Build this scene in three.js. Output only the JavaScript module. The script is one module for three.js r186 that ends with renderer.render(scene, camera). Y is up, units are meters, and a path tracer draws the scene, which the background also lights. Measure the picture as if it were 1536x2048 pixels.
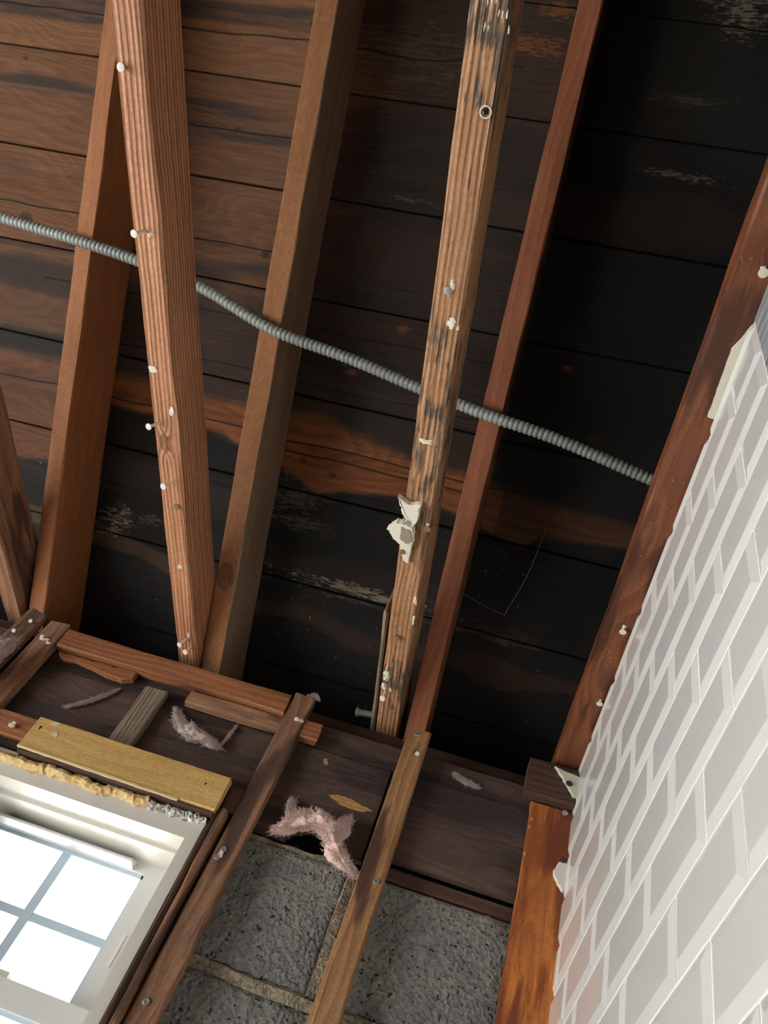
import * as THREE from 'three';
import { mergeGeometries, toCreasedNormals, mergeVertices } from 'three/addons/utils/BufferGeometryUtils.js';

// ------------------------------------------------------------------ camera, sky, exposure
const scene = new THREE.Scene();
const EYE = 1.5;                                    // eye height; heights below called u are above the eye
const camera = new THREE.PerspectiveCamera(2 * Math.atan(1024 / 1560) * 180 / Math.PI, 1536 / 2048, 0.02, 200);
{
  const right = new THREE.Vector3(0.95495675, 0.2846171, 0.08396848);
  const up = new THREE.Vector3(-0.23534132, 0.55403987, 0.79853258);
  const back = new THREE.Vector3(0.18075414, -0.78232534, 0.59606628);
  const m = new THREE.Matrix4().makeBasis(right, up, back);
  camera.quaternion.setFromRotationMatrix(m);
  camera.position.set(0, EYE, 0);
}
scene.background = new THREE.Color(0.86, 0.94, 1.0); // bright overcast sky
scene.backgroundIntensity = 5;
const renderer = new THREE.WebGLRenderer({ antialias: true });
renderer.toneMapping = THREE.LinearToneMapping;
renderer.toneMappingExposure = 1.0;
const sun = new THREE.DirectionalLight(0xfffefb, 66);  // sun from the left: it falls through the added side window onto the floor
sun.position.set(-8, 11, 9); sun.target.position.set(0, 0, 0); sun.castShadow = true; sun.shadow.mapSize.set(2048, 2048);
Object.assign(sun.shadow.camera, { left: -14, right: 14, top: 14, bottom: -14, near: 1, far: 40 }); scene.add(sun, sun.target);
renderer.shadowMap.enabled = true;

// ------------------------------------------------------------------ small helpers
const V = (x, u, zp) => new THREE.Vector3(x, EYE + u, -zp);   // x along the block wall, u above the eye, zp towards the block wall
function rngOf(seed) { let a = seed >>> 0; return () => { a = (a + 0x6D2B79F5) >>> 0; let t = a; t = Math.imul(t ^ (t >>> 15), t | 1); t ^= t + Math.imul(t ^ (t >>> 7), t | 61); return ((t ^ (t >>> 14)) >>> 0) / 4294967296; }; }
const rand = rngOf(77);
const TABLE = new Float32Array(65536); { const r = rngOf(5); for (let i = 0; i < 65536; i++) TABLE[i] = r(); }
function vn(x, y, px, py, s) {                       // value noise, repeating every px, py cells
  const xi = Math.floor(x), yi = Math.floor(y); let fx = x - xi, fy = y - yi;
  fx = fx * fx * (3 - 2 * fx); fy = fy * fy * (3 - 2 * fy);
  const x0 = ((xi % px) + px) % px, x1 = (x0 + 1) % px, y0 = ((yi % py) + py) % py, y1 = (y0 + 1) % py;
  const h = (a, b) => TABLE[(Math.imul(a, 7919) + Math.imul(b, 104729) + Math.imul(s, 1299709)) >>> 0 & 65535];
  const a = h(x0, y0), b = h(x1, y0), c = h(x0, y1), d = h(x1, y1);
  return a + (b - a) * fx + (c - a) * fy + (a - b - c + d) * fx * fy;
}
function fbm(x, y, px, py, s, o = 4) { let v = 0, a = 0.5, t = 0; for (let i = 0; i < o; i++) { v += a * vn(x, y, px, py, s + i * 17); t += a; x *= 2; y *= 2; px *= 2; py *= 2; a *= 0.5; } return v / t; }
const BIG = 1 << 20;
const n2 = (x, y, s) => vn(x, y, BIG, BIG, s);
const f2 = (x, y, s, o) => fbm(x, y, BIG, BIG, s, o);
const sm = (a, b, x) => { const t = Math.min(1, Math.max(0, (x - a) / (b - a))); return t * t * (3 - 2 * t); };
const mix = (a, b, t) => [a[0] + (b[0] - a[0]) * t, a[1] + (b[1] - a[1]) * t, a[2] + (b[2] - a[2]) * t];
const lerpTab = (tab, x) => { if (x <= tab[0][0]) return tab[0][1]; for (let i = 1; i < tab.length; i++) if (x <= tab[i][0]) { const [a, p] = tab[i - 1], [b, q] = tab[i]; return p + (q - p) * (x - a) / (b - a); } return tab[tab.length - 1][1]; };
const mul = (a, k) => [a[0] * k, a[1] * k, a[2] * k];
function texture(w, h, fn, wrap = THREE.RepeatWrapping) {      // fn(s, t) -> [r, g, b, height]; returns colour and height maps
  const c = new Uint8Array(w * h * 4), b = new Uint8Array(w * h * 4);
  for (let j = 0; j < h; j++) for (let i = 0; i < w; i++) {
    const p = fn((i + 0.5) / w, (j + 0.5) / h), k = (j * w + i) * 4;
    for (let q = 0; q < 3; q++) c[k + q] = Math.max(0, Math.min(255, p[q]));
    const z = Math.max(0, Math.min(255, p[3] * 255)); b[k] = b[k + 1] = b[k + 2] = z; c[k + 3] = b[k + 3] = 255;
  }
  const make = (d, srgb) => { const t = new THREE.DataTexture(d, w, h, THREE.RGBAFormat); t.wrapS = t.wrapT = wrap; t.magFilter = THREE.LinearFilter; t.minFilter = THREE.LinearMipmapLinearFilter; t.generateMipmaps = true; if (srgb) t.colorSpace = THREE.SRGBColorSpace; t.needsUpdate = true; return t; };
  return [make(c, true), make(b, false)];
}
const taken = new Map();
function numbered(name) { const n = taken.get(name) || 0; taken.set(name, n + 1); return n ? name + '_' + String(n).padStart(3, '0') : name; }
function shade(o) { o.traverse(m => { if (m.isMesh) { m.castShadow = true; m.receiveShadow = true; } }); return o; }
function thing(o, name, label, category, group) { o.name = numbered(name); o.userData.label = label; o.userData.category = category; if (group) o.userData.group = group; scene.add(o); return o; }
function structure(o, name, label, category) { o.name = name; o.userData.kind = 'structure'; o.userData.label = label; o.userData.category = category; scene.add(o); return o; }
function part(o, name, parent, label) { o.name = name; if (label) o.userData.label = label; parent.add(o); return o; }

// ------------------------------------------------------------------ materials
// every wood texture stands for 1.0 m along the grain by 0.25 m across it
function woodTexture(seed, o, w = 1024, h = 512) {
  const { light, dark, soft = false, rings = 26, contrast = 0.6, warp = 0.5, fibre = 0.14, blotch = 0.3, stain, stainAt = 0.62, ridge = 0.5, specks = 0, stainFn } = o;
  const knots = o.knots || [];
  return texture(w, h, (s, t) => {
    let wv = (fbm(s * 3, t * 4, 3, 4, seed, 3) - 0.5) * warp * 2, kn = 0, kr = 0;
    for (const [ks, kt, r] of knots) {
      const dx = (s - ks) * 1.0, dy = (t - kt) * 0.25, d = Math.hypot(dx * 0.6, dy) / r;
      wv += Math.exp(-d * d * 0.5) * 0.9 * Math.sign(dy || 1) * 0.6; kn = Math.max(kn, 1 - sm(0.75, 1.05, d)); if (d < 1.3) kr = Math.max(kr, 1 - Math.abs(d - 1) * 5);
    }
    const ph = t * rings + wv * 3;
    const saw = ph - Math.floor(ph);
    const band = soft ? 0.5 + (0.5 * Math.sin(ph * 6.2832) + 0.25 * Math.sin(ph * 2.7 + 1)) * (0.3 + 1.1 * fbm(s * 5, t * 12, 5, 12, seed + 50, 3)) : sm(0, 0.75, saw) * (1 - sm(0.82, 1, saw));
    const fib = fbm(s * 18, t * 220, 18, 220, seed + 3, 3) - 0.5;
    const bl = fbm(s * 7, t * 6, 7, 6, seed + 9, 4);
    let k = (band - 0.5) * contrast + fib * fibre * 4 + (bl - 0.5) * blotch * 2;
    let c = mix(light, dark, Math.min(1, Math.max(0, 0.45 + k)));
    if (kn > 0) c = mix(c, mul(dark, 0.7 + 0.5 * fib + 0.3 * (band - 0.5)), kn * 0.5);
    if (kr > 0) c = mix(c, mul(dark, 0.45), kr * 0.4 * sm(0.3, 0.6, bl));
    if (stain) { const q = sm(stainAt - 0.07, stainAt + 0.1, fbm(s * 6, t * 9, 6, 9, seed + 21, 5)); c = mix(c, stain, q * 0.85); }
    if (stainFn) { const q = stainFn(s, t, fib); if (q) c = mix(c, q[0], q[1]); }
    if (specks) { const q = vn(s * 260, t * 90, 260, 90, seed + 31); if (q > 1 - specks) c = mix(c, [225, 215, 200], 0.8); }
    c = mul(c, 0.93 + 0.14 * vn(s * 300, t * 128, 300, 128, seed + 40));
    return [...c, 0.5 - (band - 0.5) * ridge + fib * 0.5 - kr * 0.2];
  });
}
function mat(maps, rough = 0.8, bump = 0.0012, extra = {}) { return new THREE.MeshStandardMaterial({ map: maps[0], bumpMap: maps[1], bumpScale: bump, roughness: rough, ...extra }); }
const flat = (hex, rough = 0.7, extra = {}) => new THREE.MeshStandardMaterial({ color: hex, roughness: rough, ...extra });

const M = {};
M.fir = mat(woodTexture(101, { light: [206, 150, 112], dark: [158, 102, 70], soft: true, rings: 37, contrast: 0.75, warp: 0.25, specks: 0.012, knots: [[0.705, 0.07, 0.009]], ridge: 0.8 }), 0.62, 0.0016);
M.rafter = mat(woodTexture(202, { light: [176, 116, 74], dark: [146, 92, 56], rings: 9, contrast: 0.22, warp: 0.4, fibre: 0.07, blotch: 0.3, specks: 0.001 }), 0.75, 0.0005);
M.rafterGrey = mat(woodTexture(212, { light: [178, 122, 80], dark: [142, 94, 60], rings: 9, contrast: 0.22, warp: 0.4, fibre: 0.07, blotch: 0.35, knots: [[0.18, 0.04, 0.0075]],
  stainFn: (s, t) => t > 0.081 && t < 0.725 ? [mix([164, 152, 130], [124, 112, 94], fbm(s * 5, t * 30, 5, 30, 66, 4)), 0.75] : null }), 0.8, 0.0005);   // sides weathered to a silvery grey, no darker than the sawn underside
M.rafterRed = mat(woodTexture(222, { light: [164, 100, 66], dark: [130, 74, 48], rings: 10, contrast: 0.4, blotch: 0.4 }), 0.7, 0.0005);
M.weather = mat(woodTexture(303, {
  light: [198, 148, 106], dark: [142, 98, 66], soft: true, rings: 36, contrast: 0.6, warp: 0.4, specks: 0.012, ridge: 0.8,
  stain: [84, 66, 54], stainAt: 0.64,
  stainFn: (s, t, f) => { const z = 0.93 - s, k = lerpTab([[0, 0.5], [0.05, 0.62], [0.12, 0.6], [0.16, 0.15], [0.33, 0.12], [0.40, 0.55], [0.50, 0.85], [0.58, 0.95], [0.62, 0.75], [0.72, 0.65], [0.77, 0.3], [0.93, 0.2]], z); const q = sm(0.78 - 0.42 * k, 0.98 - 0.42 * k, f2(s * 34, t * 22, 61, 5) + f * 0.8); return [[66, 57, 50], q * 0.85]; },
}), 0.7, 0.0018);
M.strip = mat(woodTexture(404, { light: [166, 122, 92], dark: [120, 84, 62], rings: 15, contrast: 0.45, warp: 0.8, blotch: 0.5, stain: [74, 52, 42], stainAt: 0.62, specks: 0.002, knots: [[0.3, 0.1, 0.007], [0.8, 0.12, 0.006]] }), 0.78, 0.001);
M.stripTan = mat(woodTexture(414, { light: [180, 132, 88], dark: [130, 90, 58], rings: 13, contrast: 0.45, warp: 0.9, blotch: 0.5, stain: [70, 44, 32], stainAt: 0.62, specks: 0.002, knots: [[0.52, 0.1, 0.007]] }), 0.78, 0.001);
M.block = mat(woodTexture(424, { light: [172, 112, 70], dark: [128, 76, 46], rings: 16, contrast: 0.4, warp: 0.6, blotch: 0.35, stain: [80, 46, 32], stainAt: 0.68 }), 0.75, 0.0008);
M.darkwood = mat(woodTexture(434, { light: [96, 66, 50], dark: [62, 40, 31], rings: 20, contrast: 0.5, warp: 0.7, blotch: 0.4 }), 0.8, 0.001);
M.plate = mat(woodTexture(444, { light: [140, 84, 54], dark: [96, 54, 35], rings: 9, contrast: 0.5, warp: 1.0, blotch: 0.45, stain: [70, 38, 26], stainAt: 0.6, specks: 0.003, knots: [[0.27, 0.2, 0.012]] }), 0.42, 0.0008);
M.stud = mat(woodTexture(454, { light: [216, 132, 62], dark: [146, 78, 36], rings: 5, contrast: 0.3, warp: 1.2, blotch: 0.8, stain: [110, 52, 26], stainAt: 0.55, specks: 0.001, knots: [[0.2, 0.16, 0.006], [0.24, 0.22, 0.006]] }), 0.55, 0.0006);
M.yellow = mat(woodTexture(464, { light: [222, 184, 116], dark: [186, 146, 82], rings: 10, contrast: 0.25, warp: 0.4, blotch: 0.4, knots: [[0.36, 0.1, 0.003]] }), 0.6, 0.0004);
M.grey = mat(woodTexture(474, { light: [158, 140, 118], dark: [104, 90, 74], rings: 40, contrast: 0.35, warp: 0.6, fibre: 0.35, ridge: 0.3 }), 0.85, 0.002);
M.ply = mat(woodTexture(484, { light: [98, 76, 66], dark: [66, 50, 44], rings: 9, contrast: 0.3, warp: 1.2, blotch: 0.6, stain: [50, 38, 36], stainAt: 0.58, specks: 0.0015 }), 0.85, 0.0008);
M.gash = mat(woodTexture(494, { light: [230, 184, 120], dark: [150, 98, 54], rings: 70, contrast: 0.5, warp: 0.5, fibre: 0.4, blotch: 0.6 }, 512, 512), 0.85, 0.001); M.raw = flat(0xe6cf9a, 0.85);
M.hollowShade = flat(0x1c1613, 1); M.felt = flat(0x171513, 1);  // near black for wall hollow and eave: their shade is in the colour
M.cmu = (() => {
  const maps = texture(1024, 1024, (s, t) => {       // 0.4 m square
    const g = fbm(s * 90, t * 90, 90, 90, 3, 3), c = fbm(s * 9, t * 9, 9, 9, 8, 4), p = fbm(s * 70, t * 70, 70, 70, 15, 2);
    const pit = sm(0.76, 0.86, p), grain = sm(0.66, 0.76, vn(s * 150, t * 150, 150, 150, 23));
    let k = mix([102, 100, 97], [148, 145, 138], c * 0.5 + (g - 0.5) * 1.3 + 0.25);
    k = mix(k, [168, 163, 152], grain * 0.35 * sm(0.4, 0.6, c)); k = mix(k, [40, 38, 37], pit * 0.85);
    return [...k, 0.55 + (g - 0.5) * 1.0 - pit * 0.6];
  });
  return mat(maps, 0.95, 0.004);
})();
M.mortar = (() => mat(texture(512, 512, (s, t) => { const g = fbm(s * 60, t * 60, 60, 60, 44, 3), c = fbm(s * 12, t * 12, 12, 12, 45, 3); return [...mix([112, 102, 86], [178, 164, 140], c * 0.6 + (g - 0.5) * 1.5 + 0.15), g]; }), 0.95, 0.003))();
M.tile = new THREE.MeshPhysicalMaterial({ color: 0xe4e3de, roughness: 0.16, clearcoat: 0.6, clearcoatRoughness: 0.08 });
M.grout = flat(0xf3f1ea, 0.8);
M.thinset = (() => mat(texture(256, 256, (s, t) => { const r = 0.5 + 0.5 * Math.sin(t * 50 + 4 * f2(s * 4, t * 4, 70, 3)); const c = f2(s * 9, t * 30, 71, 4); return [...mix([96, 98, 100], [190, 192, 192], c * 0.9 + 0.2 * r - 0.1), r]; }), 0.9, 0.002))();
M.drywall = flat(0xd9d4c0, 0.9); M.drywallCore = flat(0xe8e3d6, 0.95); M.drywallGreen = flat(0xc8cbb2, 0.9); M.plaster = flat(0xe9e2d2, 0.9); M.paper = flat(0x9d8f74, 0.9);
M.vinyl = flat(0xd9d4c8, 0.35); M.sash = flat(0xdcdbd8, 0.3); M.muntin = flat(0xc6d8e4, 0.4);
M.glass = new THREE.MeshPhysicalMaterial({ color: 0xffffff, transmission: 1, thickness: 0, roughness: 0, ior: 1.5 });
M.conduit = new THREE.MeshStandardMaterial({ color: 0xa6aeaa, roughness: 0.45, metalness: 0.1 });
M.steel = new THREE.MeshStandardMaterial({ color: 0xb9b9b6, roughness: 0.35, metalness: 0.8 });
M.painted = flat(0xe9e4da, 0.45); M.rust = flat(0x8a6a4a, 0.7); M.hole = flat(0x120d0a, 1);
M.pink = flat(0xecccc2, 1); M.pinkGrey = flat(0xc2b0a8, 1); M.web = flat(0xb0aca2, 0.9);
M.foam = (() => mat(texture(256, 64, (s, t) => { const g = f2(s * 60, t * 12, 91, 4), c = f2(s * 9, t * 3, 92, 3); return [...mix([198, 150, 84], [246, 226, 176], c * 0.8 + (g - 0.5) * 0.9 + 0.15), g]; }), 0.9, 0.004))();
M.foil = (() => mat(texture(256, 64, (s, t) => { const g = f2(s * 50, t * 14, 95, 4); return [...mix([150, 140, 124], [244, 244, 240], sm(0.3, 0.65, g)), g]; }), 0.6, 0.006))();
M.floor = flat(0xb8b3ab, 0.6); M.wallpaint = flat(0xb9b5ac, 0.9); M.unseenDark = flat(0x5e4c3c, 0.9); M.paving = flat(0xb4b6b8, 1);  // dark brown of the unseen walls is chosen to cut bounced light

// ------------------------------------------------------------------ geometry builders
// a sawn timber: x along its length, y its height, z its width; slightly uneven, eased edges
function timberGeo(L, h, w, o = {}) {
  const { seg = Math.max(4, Math.round(L / 0.05)), ease = 0.0025, wob = 0.0012, seed = 1, rag0 = 0.001, rag1 = 0.001 } = o;
  const e = Math.min(ease, h / 3, w / 3), y = h / 2, z = w / 2;
  const prof = [[-y, -z + e], [-y, z - e], [-y + e, z], [y - e, z], [y, z - e], [y, -z + e], [y - e, -z], [-y + e, -z]];
  const off = [0]; for (let i = 0; i < 8; i++) { const a = prof[i], b = prof[(i + 1) % 8]; off.push(off[i] + Math.hypot(a[0] - b[0], a[1] - b[1])); }
  const pos = [], uv = [], idx = [], us = o.u0 ?? seed * 0.371, vs = o.v0 ?? seed * 0.173;
  for (let i = 0; i <= seg; i++) for (let k = 0; k <= 8; k++) {
    const p = prof[k % 8]; let x = -L / 2 + L * i / seg;
    const nz = (q) => (n2(x * 9 + seed * 31, (k % 8) * 3.1 + q, seed) - 0.5) * 2 * wob + (n2(x * 40 + seed * 13, (k % 8) * 5.1 + q, seed + 2) - 0.5) * wob * 0.8;
    if (i === 0) x += (n2((k % 8) * 1.7, seed, 7) - 0.5) * rag0 * 2; if (i === seg) x += (n2((k % 8) * 1.7, seed, 9) - 0.5) * rag1 * 2;
    pos.push(x, p[0] + nz(0.2), p[1] + nz(7.3)); uv.push(us + (x + L / 2) * (o.ut ?? 1), vs + off[k] / 0.25 * (o.vs ?? 1));
  }
  for (let i = 0; i < seg; i++) for (let k = 0; k < 8; k++) { const a = i * 9 + k, b = a + 1, c = a + 9, d = c + 1; idx.push(a, c, b, b, c, d); }
  for (const [row, flip] of [[0, false], [seg, true]]) {
    const base = pos.length / 3; let cx = 0;
    for (let k = 0; k < 8; k++) { const q = (row * 9 + k) * 3; pos.push(pos[q], pos[q + 1], pos[q + 2]); uv.push(us + pos[q + 1] * 0.3, vs + pos[q + 2] / 0.25); cx += pos[q]; }
    const c = pos.length / 3; pos.push(cx / 8 + (flip ? 1 : -1) * 0.0005, 0, 0); uv.push(us, vs);
    for (let k = 0; k < 8; k++) { const a = base + k, b = base + (k + 1) % 8; flip ? idx.push(a, b, c) : idx.push(b, a, c); }
  }
  let g = new THREE.BufferGeometry(); g.setAttribute('position', new THREE.Float32BufferAttribute(pos, 3)); g.setAttribute('uv', new THREE.Float32BufferAttribute(uv, 2)); g.setIndex(idx);
  // make the winding face outwards
  g.computeVertexNormals(); const nn = g.attributes.normal, pp = g.attributes.position; let sum = 0;
  for (let i = 9; i < 9 * seg; i++) sum += nn.getY(i) * pp.getY(i) + nn.getZ(i) * pp.getZ(i);
  if (sum < 0) { const ix = g.index.array; for (let i = 0; i < ix.length; i += 3) { const t = ix[i]; ix[i] = ix[i + 1]; ix[i + 1] = t; } }
  g = toCreasedNormals(g, 0.5); return g;
}
function orient(o, a, b, up) {                       // local x from a to b, local y towards up
  const X = b.clone().sub(a).normalize(), Y = up.clone().sub(X.clone().multiplyScalar(up.dot(X))).normalize(), Z = X.clone().cross(Y);
  o.quaternion.setFromRotationMatrix(new THREE.Matrix4().makeBasis(X, Y, Z)); o.position.copy(a).add(b).multiplyScalar(0.5); return o;
}
const UPV = new THREE.Vector3(0, 1, 0), OUT = new THREE.Vector3(0, 0, 1);
let seedCount = 1;
function timber(a, b, h, w, m, up = UPV, o = {}) { const g = timberGeo(a.distanceTo(b), h, w, { seed: seedCount++, ...o }); return shade(orient(new THREE.Mesh(g, m), a, b, up)); }
// a board lying flat on the block wall: x0..x1, u0..u1, front face at zp
function board(x0, x1, u0, u1, zp, thick, m, o = {}) {
  const zc = zp + thick / 2;
  return (x1 - x0 > u1 - u0) ? timber(V(x0, (u0 + u1) / 2, zc), V(x1, (u0 + u1) / 2, zc), thick, u1 - u0, m, OUT, o)
    : timber(V((x0 + x1) / 2, u0, zc), V((x0 + x1) / 2, u1, zc), thick, x1 - x0, m, OUT, o);
}
function box(x0, x1, u0, u1, z0, z1, m) { const g = new THREE.BoxGeometry(x1 - x0, u1 - u0, z1 - z0); const o = new THREE.Mesh(g, m); o.position.copy(V((x0 + x1) / 2, (u0 + u1) / 2, (z0 + z1) / 2)); return shade(o); }
function boxes(list, m) { return shade(new THREE.Mesh(mergeGeometries(list.map(([x0, x1, u0, u1, z0, z1]) => new THREE.BoxGeometry(x1 - x0, u1 - u0, z1 - z0).translate((x0 + x1) / 2, EYE + (u0 + u1) / 2, -(z0 + z1) / 2))), m)); }
// outline in wall coordinates (x, u), extruded from zp towards the wall
function slab(pts, zp, thick, m, o = {}) {
  const s = new THREE.Shape(pts.map(p => new THREE.Vector2(p[0], p[1]))); for (const h of o.holes || []) s.holes.push(new THREE.Path(h.map(p => new THREE.Vector2(p[0], p[1]))));
  const g = new THREE.ExtrudeGeometry(s, { depth: thick, bevelEnabled: !!o.bevel, bevelSize: o.bevel || 0, bevelThickness: o.bevel || 0, bevelSegments: 1, bevelOffset: -(o.bevel || 0) });
  const uv = g.attributes.uv; for (let i = 0; i < uv.count; i++) uv.setXY(i, uv.getX(i), uv.getY(i) / 0.25);
  g.translate(0, EYE, -zp - thick); return shade(new THREE.Mesh(g, m));
}
function jag(pts, amp, step, seed) {                 // roughen an outline
  const out = []; let k = 0;
  for (let i = 0; i < pts.length; i++) { const a = pts[i], b = pts[(i + 1) % pts.length], L = Math.hypot(b[0] - a[0], b[1] - a[1]), n = Math.max(1, Math.round(L / step)); for (let j = 0; j < n; j++) { const t = j / n; out.push([a[0] + (b[0] - a[0]) * t + (n2(k * 1.7, seed, 3) - 0.5) * 2 * amp, a[1] + (b[1] - a[1]) * t + (n2(k * 1.7, seed, 4) - 0.5) * 2 * amp]); k++; } }
  return out;
}
// rough little lump (plaster, filler, torn paper)
function lump(p, sx, sy, sz, m, seed) {
  const r = rngOf(seed * 271 + 9), geos = [], thin = Math.min(sx, sy, sz);
  for (let c = 0; c < 5; c++) {
    const g = mergeVertices(new THREE.IcosahedronGeometry(1, 1).deleteAttribute('uv').deleteAttribute('normal')), q = g.attributes.position, k0 = c ? 0.2 + 0.35 * r() : 0.6, o = c ? [(r() - 0.5) * 1.7, (r() - 0.5) * 1.7, (r() - 0.5) * 1.7] : [0, 0, 0];
    const R = [sx, sy, sz].map(v => v === thin ? v * (c ? 0.7 : 1) : v * k0), a = r() * 9;
    for (let i = 0; i < q.count; i++) { const k = 0.45 + 1.1 * n2(q.getX(i) * 2.1 + a, q.getY(i) * 2.1 + q.getZ(i) * 2.7 + a, seed + c); q.setXYZ(i, q.getX(i) * k * R[0] + o[0] * sx * 0.6 * (sx === thin ? 0.1 : 1), q.getY(i) * k * R[1] + o[1] * sy * 0.6 * (sy === thin ? 0.1 : 1), q.getZ(i) * k * R[2] + o[2] * sz * 0.6 * (sz === thin ? 0.1 : 1)); }
    geos.push(toCreasedNormals(g, 0.7));
  }
  const o = new THREE.Mesh(mergeGeometries(geos), m); o.position.copy(p); return shade(o);
}
const nailShape = new THREE.LatheGeometry([[0, 0], [0.0050, 0], [0.0055, 0.0008], [0.0050, 0.0018], [0.0026, 0.003], [0.0022, 0.005], [0.0022, 1]].map(p => new THREE.Vector2(...p)), 10);
function nailGeo(len) { const g = nailShape.clone(), p = g.attributes.position; for (let i = 0; i < p.count; i++) if (p.getY(i) > 0.5) p.setY(i, len); return g; }
function nail(base, dir, len, m) { const o = new THREE.Mesh(nailGeo(len), m); o.quaternion.setFromUnitVectors(UPV, dir.clone().normalize().negate()); o.position.copy(base).addScaledVector(dir.clone().normalize(), len - 0.004); return shade(o); }
const screwShape = mergeGeometries([new THREE.TorusGeometry(0.0036, 0.0012, 6, 14), new THREE.CylinderGeometry(0.0034, 0.0026, 0.0016, 12).rotateX(Math.PI / 2).deleteAttribute('uv') && new THREE.CylinderGeometry(0.0034, 0.0026, 0.0016, 12).rotateX(Math.PI / 2)]);
function screw(p, facing, m = M.steel, k = 1) { const o = new THREE.Mesh(screwShape, m); o.quaternion.setFromUnitVectors(OUT, facing); o.position.copy(p); o.scale.setScalar(k); return shade(o); }
const DOWN = new THREE.Vector3(0, -1, 0);

// ------------------------------------------------------------------ roof deck (the ceiling of the picture)
const PITCH = 0.5, DECK = 1.0915, RAFT = 0.935, ZW = 1.18;      // deck underside: u = DECK + (ZW - zp) * PITCH
const deckU = zp => DECK + (ZW - zp) * PITCH, raftU = zp => RAFT + (ZW - zp) * PITCH;
const DX0 = -1.45, DX1 = 0.75, DZ0 = -0.3, DZ1 = 1.5;            // area that the deck texture covers
const seams = []; for (let k = -10; k <= 7; k++) seams.push(0.2495 + 0.1694 * k);
const deckMaps = texture(2048, 1680, (s, t) => {
  const x = DX0 + (DX1 - DX0) * s, z = DZ0 + (DZ1 - DZ0) * t;
  const row = Math.floor((z - 0.2495) / 0.1694), fz = (z - 0.2495) / 0.1694 - row;
  const r1 = TABLE[(row + 40) * 131 & 65535], r2 = TABLE[(row + 40) * 577 & 65535];
  const warp = f2(x * 2.2 + row * 9, z * 9 + row * 5, 11, 3);
  const ph = z * 60 + warp * 14 + r1 * 10, saw = ph - Math.floor(ph), band = sm(0, 0.7, saw) * (1 - sm(0.8, 1, saw));
  const fib = f2(x * 14 + row * 3, z * 420, 12, 3) - 0.5;
  const streak = f2(x * 2.6 + row * 17, z * 26, 13, 4), streak2 = f2(x * 5 + row * 7, z * 60, 14, 4);
  const cloud = f2(x * 4, z * 5, 15, 4), edge = f2(x * 7, z * 16, 16, 4) - 0.5;
  // sound brown wood
  let c = mix([152, 104, 68], [104, 68, 46], 0.35 + (band - 0.5) * 0.28 + fib * 0.9 + (r2 - 0.5) * 0.4 + (cloud - 0.5) * 0.6);
  c = mix(c, [58, 48, 48], sm(0.52, 0.72, streak) * 0.75);
  c = mix(c, [142, 112, 84], sm(0.62, 0.74, streak2) * 0.4);
  // dark soaked wood: right of the second rafter and towards the eave
  const side = sm(-0.62, -0.40, x + edge * 0.22), low = sm(0.56, 0.64, z + edge * 0.10) * (x > -0.93 ? 1 : 0.45);
  let soak = Math.max(side * (0.80 + 0.2 * sm(0.1, 0.4, z)), low * 0.85);
  const soakTone = mix([60, 45, 38], [36, 29, 26], 0.4 + (cloud - 0.5) * 1.2 + fib * 1.2 + (band - 0.5) * 0.2);
  const reddish = mix(soakTone, [76, 48, 40], sm(0.5, 0.7, streak) * 0.6);
  c = mix(c, reddish, soak);
  // left bay: alternating dark and brown bands
  if (x < -0.93) { c = mix(c, [44, 38, 38], sm(0.60, 0.63, z + edge * 0.03) * (1 - sm(0.66, 0.69, z + edge * 0.05)) * 0.7); c = mix(c, [38, 34, 34], sm(0.74, 0.757, z + edge * 0.03) * (1 - sm(0.775, 0.80, z + edge * 0.03)) * 0.85); }
  if (x > -0.08) { c = mix(c, [21, 19, 19], 0.82); c = mix(c, [64, 62, 58], sm(0.5, 0.72, cloud) * (1 - sm(0.26, 0.34, z)) * 0.45); c = mix(c, [70, 38, 30], (1 - sm(0.02, 0.05, Math.abs(z - 0.37 + edge * 0.05))) * 0.55); }  // bay right of the reddish rafter: dark stain, with partition shade painted in
  // black mould below the bright streak
  const bot = lerpTab([[-1.45, 1.02], [-0.95, 0.98], [-0.93, 0.845], [-0.68, 0.853], [-0.55, 0.878], [-0.47, 0.905], [-0.42, 0.922], [-0.365, 0.905], [-0.22, 0.893], [-0.10, 0.91], [0.0, 0.93], [0.03, 0.905], [0.2, 0.893], [0.75, 0.9]], x + edge * 0.03) + edge * 0.022;
  const top = lerpTab([[-1.45, 0.80], [-0.93, 0.788], [-0.62, 0.797], [-0.45, 0.785], [-0.256, 0.818], [0.0, 0.84], [0.2, 0.853], [0.75, 0.86]], x) + edge * 0.02;
  const black = sm(bot - 0.004, bot + 0.010, z);
  c = mix(c, mix([14, 13, 14], [32, 28, 27], sm(0.45, 0.75, cloud + fib * 0.6)), black * 0.94);
  if (x < -0.55 && z > bot) c = mix(c, [70, 52, 50], sm(0.93, 0.95, z) * (1 - sm(0.99, 1.03, z + edge * 0.05)) * 0.6 * sm(0.4, 0.55, streak2 + 0.1));
  if (x > -0.52 && x < -0.1 && z > bot) c = mix(c, [62, 44, 40], sm(1.02, 1.05, z + edge * 0.04) * (1 - sm(1.075, 1.085, z)) * 0.55);
  // the bright orange streak of heartwood, with its cracks
  const orange = sm(top - 0.012, top + 0.014, z) * (1 - sm(bot - 0.006, bot + 0.004, z)) * (x > -0.93 ? 1 : 0.35) * (x > -0.06 ? 0.62 : 1);
  c = mix(c, mix([176, 106, 54], [126, 72, 38], 0.4 + (band - 0.5) * 0.5 + fib + (streak2 - 0.5)), orange * 0.92);
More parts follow.
